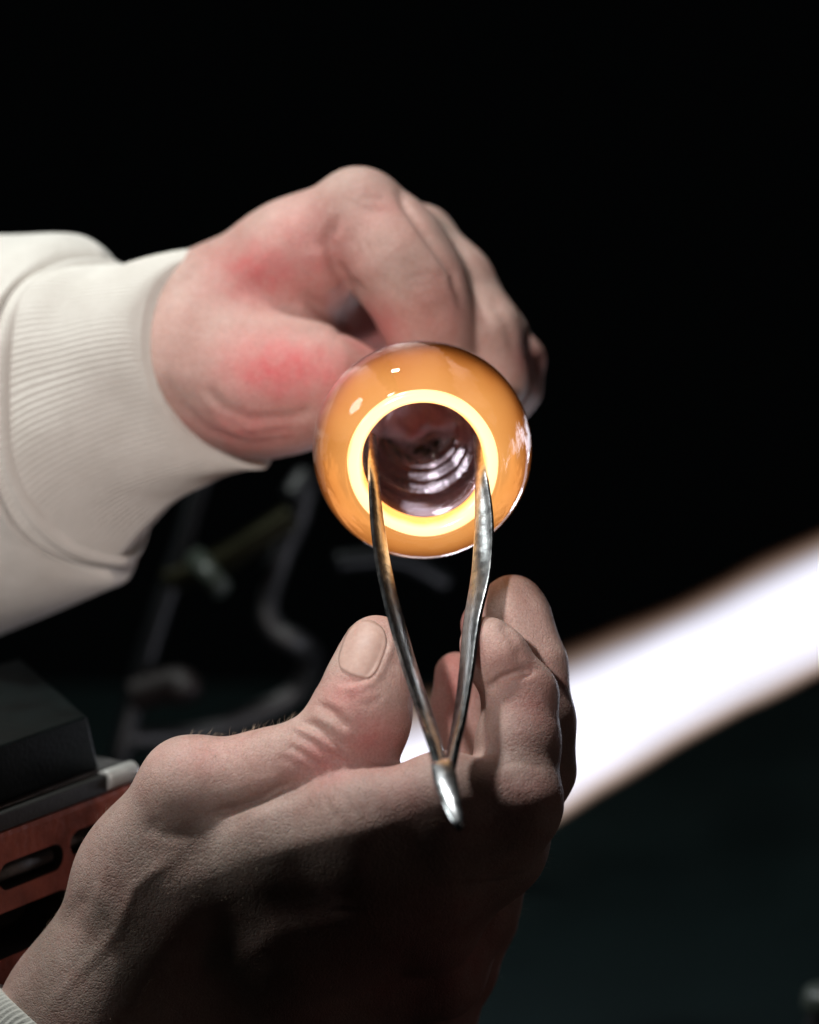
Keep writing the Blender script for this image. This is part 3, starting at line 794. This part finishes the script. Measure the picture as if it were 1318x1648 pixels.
# ------------------------------------------------------------------ flame
def flame():
    Zf = -250
    A = M(470, 1398, Zf); B = M(1720, 772, Zf)
    ax = B - A; L = np.linalg.norm(ax)
    fr = frame_from_axis(A, ax)
    def R(s):     # px half width -> mm along the flame
        pts = [(0, 60), (0.08, 140), (0.16, 172), (0.25, 156), (0.36, 140), (0.6, 122), (0.8, 105), (1.0, 75)]
        return MR(np.interp(s, [p[0] for p in pts], [p[1] for p in pts]), Zf)
    prof = [(0.5, 0.0)] + [(R(s) * 1.12, s * L) for s in np.linspace(0.0, 1, 40)] + [(0.5, L)]
    V, F = lathe(prof, fr, 48, False)
    m, nt, b = nodes('flame_gas'); nt.nodes.remove(b)
    root_loc = W(A)
    # coordinates across the flame are carried by a per-object frame: local X runs along the flame
    o = bpy.data.objects.new('torch_flame', bpy.data.meshes.new('torch_flame')); COL.objects.link(o)
    ex = Vector(W(B) - W(A)).normalized(); ez = Vector((0, 0, 1)); ey = ez.cross(ex).normalized(); ez = ex.cross(ey)
    mat = Matrix((ex, ey, ez)).transposed().to_4x4(); mat.translation = Vector(root_loc)
    o.matrix_world = mat; inv = mat.inverted()
    o.data.from_pydata([tuple(inv @ Vector(v)) for v in W(V)], [], F); o.data.update()
    fix_normals(o); o.data.materials.append(m)
    tc = nd(nt, 'ShaderNodeTexCoord'); sx = nd(nt, 'ShaderNodeSeparateXYZ'); lk(nt, tc.outputs['Object'], sx.inputs[0])
    Lm = L * 0.001
    rad = nd(nt, 'ShaderNodeFloatCurve')
    cu = rad.mapping.curves[0]
    pts = [(0, 60), (0.08, 140), (0.16, 172), (0.25, 156), (0.36, 140), (0.6, 122), (0.8, 105), (1.0, 75)]
    mx = MR(185, Zf) * 0.001
    cu.points[0].location = (0, pts[0][1] / 185); cu.points[1].location = (1, pts[-1][1] / 185)
    for s, r in pts[1:-1]: cu.points.new(s, r / 185)
    rad.mapping.update()
    dv = nd(nt, 'ShaderNodeMath', operation='DIVIDE'); dv.inputs[1].default_value = Lm; lk(nt, sx.outputs['X'], dv.inputs[0])
    lk(nt, dv.outputs[0], rad.inputs['Value'])
    cb = nd(nt, 'ShaderNodeCombineXYZ'); lk(nt, sx.outputs['Y'], cb.inputs[1]); lk(nt, sx.outputs['Z'], cb.inputs[2])
    ln = nd(nt, 'ShaderNodeVectorMath', operation='LENGTH'); lk(nt, cb.outputs[0], ln.inputs[0])
    q = nd(nt, 'ShaderNodeMath', operation='DIVIDE'); lk(nt, ln.outputs['Value'], q.inputs[0])
    ml = nd(nt, 'ShaderNodeMath', operation='MULTIPLY'); ml.inputs[1].default_value = mx; lk(nt, rad.outputs[0], ml.inputs[0])
    lk(nt, ml.outputs[0], q.inputs[1])
    en = nd(nt, 'ShaderNodeTexNoise', Scale=9.0, Detail=3.0); lk(nt, tc.outputs['Object'], en.inputs['Vector'])
    e1 = nd(nt, 'ShaderNodeMath', operation='MULTIPLY_ADD'); e1.inputs[1].default_value = 0.5; e1.inputs[2].default_value = 0.75; lk(nt, en.outputs['Fac'], e1.inputs[0])
    e2 = nd(nt, 'ShaderNodeMath', operation='MULTIPLY'); lk(nt, q.outputs[0], e2.inputs[0]); lk(nt, e1.outputs[0], e2.inputs[1]); q = e2
    c = ramp(nt, q.outputs[0], [(0.0, (0.84, 0.87, 1.0)), (0.66, (0.84, 0.85, 1.0)), (0.80, (1.0, 0.74, 0.60)), (1.0, (1.0, 0.42, 0.2))])
    st = ramp(nt, q.outputs[0], [(0.0, (1, 1, 1)), (0.5, (0.75, 0.75, 0.75)), (0.74, (0.22, 0.22, 0.22)), (0.88, (0.06, 0.06, 0.06)), (1.0, (0, 0, 0))])
    st2 = ramp(nt, q.outputs[0], [(0.0, (1, 1, 1)), (0.70, (0.6, 0.6, 0.6)), (0.82, (0.22, 0.22, 0.22)), (0.88, (0.0, 0.0, 0.0)), (1.0, (0, 0, 0))])
    zf = nd(nt, 'ShaderNodeMapRange'); zf.inputs[1].default_value = -0.015; zf.inputs[2].default_value = 0.015; lk(nt, sx.outputs['Z'], zf.inputs[0])
    mz = nd(nt, 'ShaderNodeMix', data_type='RGBA'); lk(nt, zf.outputs[0], mz.inputs[0]); lk(nt, st2.outputs[0], mz.inputs[6]); lk(nt, st.outputs[0], mz.inputs[7])
    sm = nd(nt, 'ShaderNodeMath', operation='MULTIPLY'); sm.inputs[1].default_value = 46.0
    fn = nd(nt, 'ShaderNodeTexNoise', Scale=14.0, Detail=3.0); mpn = nd(nt, 'ShaderNodeMapping'); mpn.inputs['Scale'].default_value = (0.35, 1, 1)
    lk(nt, tc.outputs['Object'], mpn.inputs[0]); lk(nt, mpn.outputs[0], fn.inputs['Vector'])
    fm = nd(nt, 'ShaderNodeMapRange'); fm.inputs[1].default_value = 0.3; fm.inputs[2].default_value = 0.7; fm.inputs[3].default_value = 0.65; fm.inputs[4].default_value = 1.35
    lk(nt, fn.outputs['Fac'], fm.inputs[0])
    f2 = nd(nt, 'ShaderNodeMath', operation='MULTIPLY'); lk(nt, mz.outputs[2], f2.inputs[0]); lk(nt, fm.outputs[0], f2.inputs[1])
    lk(nt, f2.outputs[0], sm.inputs[0])
    em = nd(nt, 'ShaderNodeEmission'); lk(nt, c.outputs[0], em.inputs[0]); lk(nt, sm.outputs[0], em.inputs[1])
    lk(nt, em.outputs[0], nt.nodes['Material Output'].inputs['Volume'])
    tag(o, 'broad white-hot torch flame streaming behind the lower hand', 'flame')
    # the light the flame throws
    for s, e in ((0.3, 0.10), (0.6, 0.16)):
        l = bpy.data.lights.new('flame_light', 'POINT'); l.energy = e; l.color = (0.86, 0.88, 1.0); l.shadow_soft_size = 0.02
        lo = bpy.data.objects.new('flame_light', l); COL.objects.link(lo); lo.location = W(A + ax * s)
flame()

# ------------------------------------------------------------------ machine at the left: black block on a red casting
BLACK = simple('black_oxide_block', (0.0025, 0.0045, 0.0045), 0.5, 0.0, 0.4, 70.0, 0.3)
BLACK.node_tree.nodes['Principled BSDF'].inputs['Specular IOR Level'].default_value = 0.08
RED = simple('red_machine_enamel', (0.30, 0.080, 0.05), 0.42, 0.25, 0.55, 45.0, 0.8)
DARK = simple('near_black', (0.008, 0.008, 0.007), 0.6, 0.0, 0.4, 60.0, 0.3)  # near-black for slot insides, the bar by the plate and the knob stem
BRIGHT = simple('worn_bright_steel', (0.50, 0.51, 0.49), 0.3, 0.35, 0.25, 90.0, 0.2)
GREY = simple('grey_scraped_plate', (0.10, 0.10, 0.10), 0.45, 0.6, 0.5, 120.0, 0.5)

def machine():
    ZT = PW(140, 1152, -48)[2]
    A = on_plane(140, 1152, ZT); B = on_plane(0, 1200, ZT); C = on_plane(32, 1058, ZT)
    e1 = (B - A); e1 /= np.linalg.norm(e1)                       # along the front edge, to the left and towards the viewer
    e2 = np.array([e1[1], -e1[0], 0.0]);
    if e2[1] < 0: e2 = -e2                                        # horizontal, away from the viewer
    dep = float((C - A) @ e2); skew = float((C - A) @ e1)
    root = empty('lathe_carriage', A - np.array([0, 0, 0.06]))
    tag(root, 'red slotted machine casting carrying a black steel block, beside the lower hand', 'machine')
    Wd = 0.16
    def Q(u, v, z): return A + e1 * u + e2 * v + np.array([0, 0, z])
    hb = 0.0185
    o = mesh('block', [Q(-0.004, -0.001, -hb), Q(Wd, -0.001, -hb), Q(Wd + skew, dep, -hb), Q(skew - 0.004, dep, -hb), Q(0, 0, 0), Q(Wd, 0, 0), Q(Wd + skew, dep, 0), Q(skew, dep, 0)],
             [(3, 2, 1, 0), (4, 5, 6, 7), (0, 1, 5, 4), (1, 2, 6, 5), (2, 3, 7, 6), (3, 0, 4, 7)], BLACK, root)
    bevel(o, 0.0011, 2)
    def box(name, u0, u1, v0, v1, z0, z1, mat, bw=0.0008):
        o = mesh(name, [Q(u0, v0, z0), Q(u1, v0, z0), Q(u1, v1, z0), Q(u0, v1, z0), Q(u0, v0, z1), Q(u1, v0, z1), Q(u1, v1, z1), Q(u0, v1, z1)],
                 [(3, 2, 1, 0), (4, 5, 6, 7), (0, 1, 5, 4), (1, 2, 6, 5), (2, 3, 7, 6), (3, 0, 4, 7)], mat, root)
        return bevel(o, bw, 2)
    # underframe the block sits on, the scraped plate, the bright way at its front edge
    box('plate', -0.017, Wd, -0.002, 0.05, -hb - 0.004, -hb - 0.0006, GREY)
    n = 20; V = []; F = []
    c0 = Q(-0.0175, -0.004, -hb - 0.0035); c1 = Q(-0.003, -0.004, -hb - 0.0035)
    for k, c in enumerate((c0, c1)):
        for j in range(n):
            a = 2 * math.pi * j / n
            V.append(c + e2 * math.cos(a) * 0.0034 + np.array([0, 0, math.sin(a) * 0.0034]))
    for j in range(n): F.append((j, (j + 1) % n, n + (j + 1) % n, n + j))
    F += [tuple(reversed(range(n))), tuple(range(n, 2 * n))]
    bevel(fix_normals(mesh('bright_way', V, F, BRIGHT, root)), 0.0004, 2)
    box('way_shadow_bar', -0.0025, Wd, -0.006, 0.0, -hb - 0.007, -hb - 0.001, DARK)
    # red front with real slots cut through
    zb = -hb - 0.0075
    body = box('casting', -0.018, Wd, -0.005, 0.04, zb - 0.11, zb, RED, 0.002)
    cutters = []
    def slot(u0, u1, zc, r, d=0.02):
        pts = []
        for j in range(13):
            a = -math.pi / 2 + math.pi * j / 12; pts.append((u1 - r + r * math.cos(a), zc + r * math.sin(a)))
        for j in range(13):
            a = math.pi / 2 + math.pi * j / 12; pts.append((u0 + r + r * math.cos(a), zc + r * math.sin(a)))
        V = [Q(u, -0.02, z) for u, z in pts] + [Q(u, -0.005 + d, z) for u, z in pts]; m = len(pts)
        F = [tuple(range(m)), tuple(reversed(range(m, 2 * m)))] + [(j, (j + 1) % m, m + (j + 1) % m, m + j) for j in range(m)]
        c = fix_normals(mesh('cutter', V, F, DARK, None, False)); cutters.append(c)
    slot(0.019, 0.050, zb - 0.0150, 0.0045)
    slot(0.000, 0.0155, zb - 0.0130, 0.0042)
    slot(0.014, 0.060, zb - 0.034, 0.0075)
    slot(0.026, 0.060, zb - 0.060, 0.009)
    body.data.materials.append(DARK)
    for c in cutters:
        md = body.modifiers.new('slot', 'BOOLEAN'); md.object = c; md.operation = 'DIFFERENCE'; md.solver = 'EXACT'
    dg = bpy.context.evaluated_depsgraph_get()
    me = bpy.data.meshes.new_from_object(body.evaluated_get(dg))
    body.modifiers.clear(); body.data = me
    for c in cutters: bpy.data.objects.remove(c)
    me.polygons.foreach_set('use_smooth', np.zeros(len(me.polygons), bool))
    for k, (u0, u1, zc, r) in enumerate(((0.020, 0.050, zb - 0.0158, 0.0030), (0.001, 0.0150, zb - 0.0138, 0.0026))):
        V = []; n = 16
        for c in (Q(u0, 0.001, zc), Q(u1, 0.001, zc)):
            for j in range(n):
                a = 2 * math.pi * j / n; V.append(c + e2 * math.cos(a) * r + np.array([0, 0, math.sin(a) * r]))
        F = [(j, (j + 1) % n, n + (j + 1) % n, n + j) for j in range(n)] + [tuple(reversed(range(n))), tuple(range(n, 2 * n))]
        fix_normals(mesh('slot_rod', V, F, GREY, root))
machine()

# ------------------------------------------------------------------ out-of-focus stand behind the hands
def tube_mesh(name, pts, rad, mat, parent, n=16, sub=8):
    P = np.array(spline(pts, sub)) if len(pts) > 2 else np.array(pts, float)
    rads = rad if isinstance(rad, (list, tuple)) else [rad] * 2
    V = []; up_ = np.array([0.3, 0.2, 0.93])
    for i, p in enumerate(P):
        t = P[min(i + 1, len(P) - 1)] - P[max(i - 1, 0)]; t /= np.linalg.norm(t)
        x = np.cross(t, up_); x /= np.linalg.norm(x); y = np.cross(t, x)
        r = rads[0] + (rads[-1] - rads[0]) * i / (len(P) - 1)
        for j in range(n):
            a = 2 * math.pi * j / n; V.append(p + r * (math.cos(a) * x + math.sin(a) * y))
    F = []
    for i in range(len(P) - 1):
        for j in range(n): F.append((i * n + j, i * n + (j + 1) % n, (i + 1) * n + (j + 1) % n, (i + 1) * n + j))
    F.append(tuple(reversed(range(n)))); F.append(tuple((len(P) - 1) * n + j for j in range(n)))
    return fix_normals(mesh(name, W(np.array(V)), F, mat, parent))

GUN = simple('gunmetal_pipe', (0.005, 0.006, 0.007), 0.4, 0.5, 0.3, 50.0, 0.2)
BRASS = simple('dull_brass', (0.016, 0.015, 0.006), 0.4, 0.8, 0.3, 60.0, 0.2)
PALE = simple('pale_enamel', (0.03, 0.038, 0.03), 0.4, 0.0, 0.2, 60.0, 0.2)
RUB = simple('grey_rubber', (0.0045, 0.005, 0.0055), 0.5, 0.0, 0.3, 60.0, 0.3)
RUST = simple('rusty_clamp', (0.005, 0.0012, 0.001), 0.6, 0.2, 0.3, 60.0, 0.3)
def stand():
    Zs = -330
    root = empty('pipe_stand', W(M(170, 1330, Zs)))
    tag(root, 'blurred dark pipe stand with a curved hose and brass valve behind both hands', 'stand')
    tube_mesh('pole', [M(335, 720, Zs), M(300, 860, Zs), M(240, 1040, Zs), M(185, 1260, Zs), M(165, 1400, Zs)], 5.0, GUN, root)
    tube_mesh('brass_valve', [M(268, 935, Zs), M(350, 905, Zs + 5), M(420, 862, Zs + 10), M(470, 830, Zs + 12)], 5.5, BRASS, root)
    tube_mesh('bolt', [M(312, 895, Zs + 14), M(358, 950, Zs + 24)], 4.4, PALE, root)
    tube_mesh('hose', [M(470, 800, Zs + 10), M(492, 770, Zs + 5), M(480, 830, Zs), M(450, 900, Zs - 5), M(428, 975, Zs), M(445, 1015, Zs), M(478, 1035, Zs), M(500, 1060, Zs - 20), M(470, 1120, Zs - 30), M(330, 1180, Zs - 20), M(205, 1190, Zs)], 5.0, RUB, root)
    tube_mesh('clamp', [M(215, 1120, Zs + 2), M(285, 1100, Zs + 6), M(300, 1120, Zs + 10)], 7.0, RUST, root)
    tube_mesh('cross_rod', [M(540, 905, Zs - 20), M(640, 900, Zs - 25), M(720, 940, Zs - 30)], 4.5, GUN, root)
stand()

# ------------------------------------------------------------------ capped post at the right edge of the bench
def post():
    c = on_plane(1330, 1700, BENCH_Z)
    root = empty('bench_knob', c)
    tag(root, 'pale green capped black knob at the lower right picture edge', 'knob')
    def lat(name, prof, mat):
        fr = (c, np.array([1.0, 0, 0]), np.array([0, 1.0, 0]), np.array([0, 0, 1.0]))
        V, F = lathe(spline(prof, 4), fr, 32, False); n = 32; m = len(V) // n
        F += [tuple(reversed(range(n))), tuple((m - 1) * n + j for j in range(n))]
        fix_normals(mesh(name, V, F, mat, root))
    lat('stem', [(0.009, 0.001), (0.009, 0.004), (0.008, 0.006), (0.008, 0.016), (0.006, 0.018)], DARK)
    lat('cap', [(0.006, 0.0182), (0.0095, 0.019), (0.0098, 0.023), (0.008, 0.027), (0.001, 0.028)], PALE)
post()
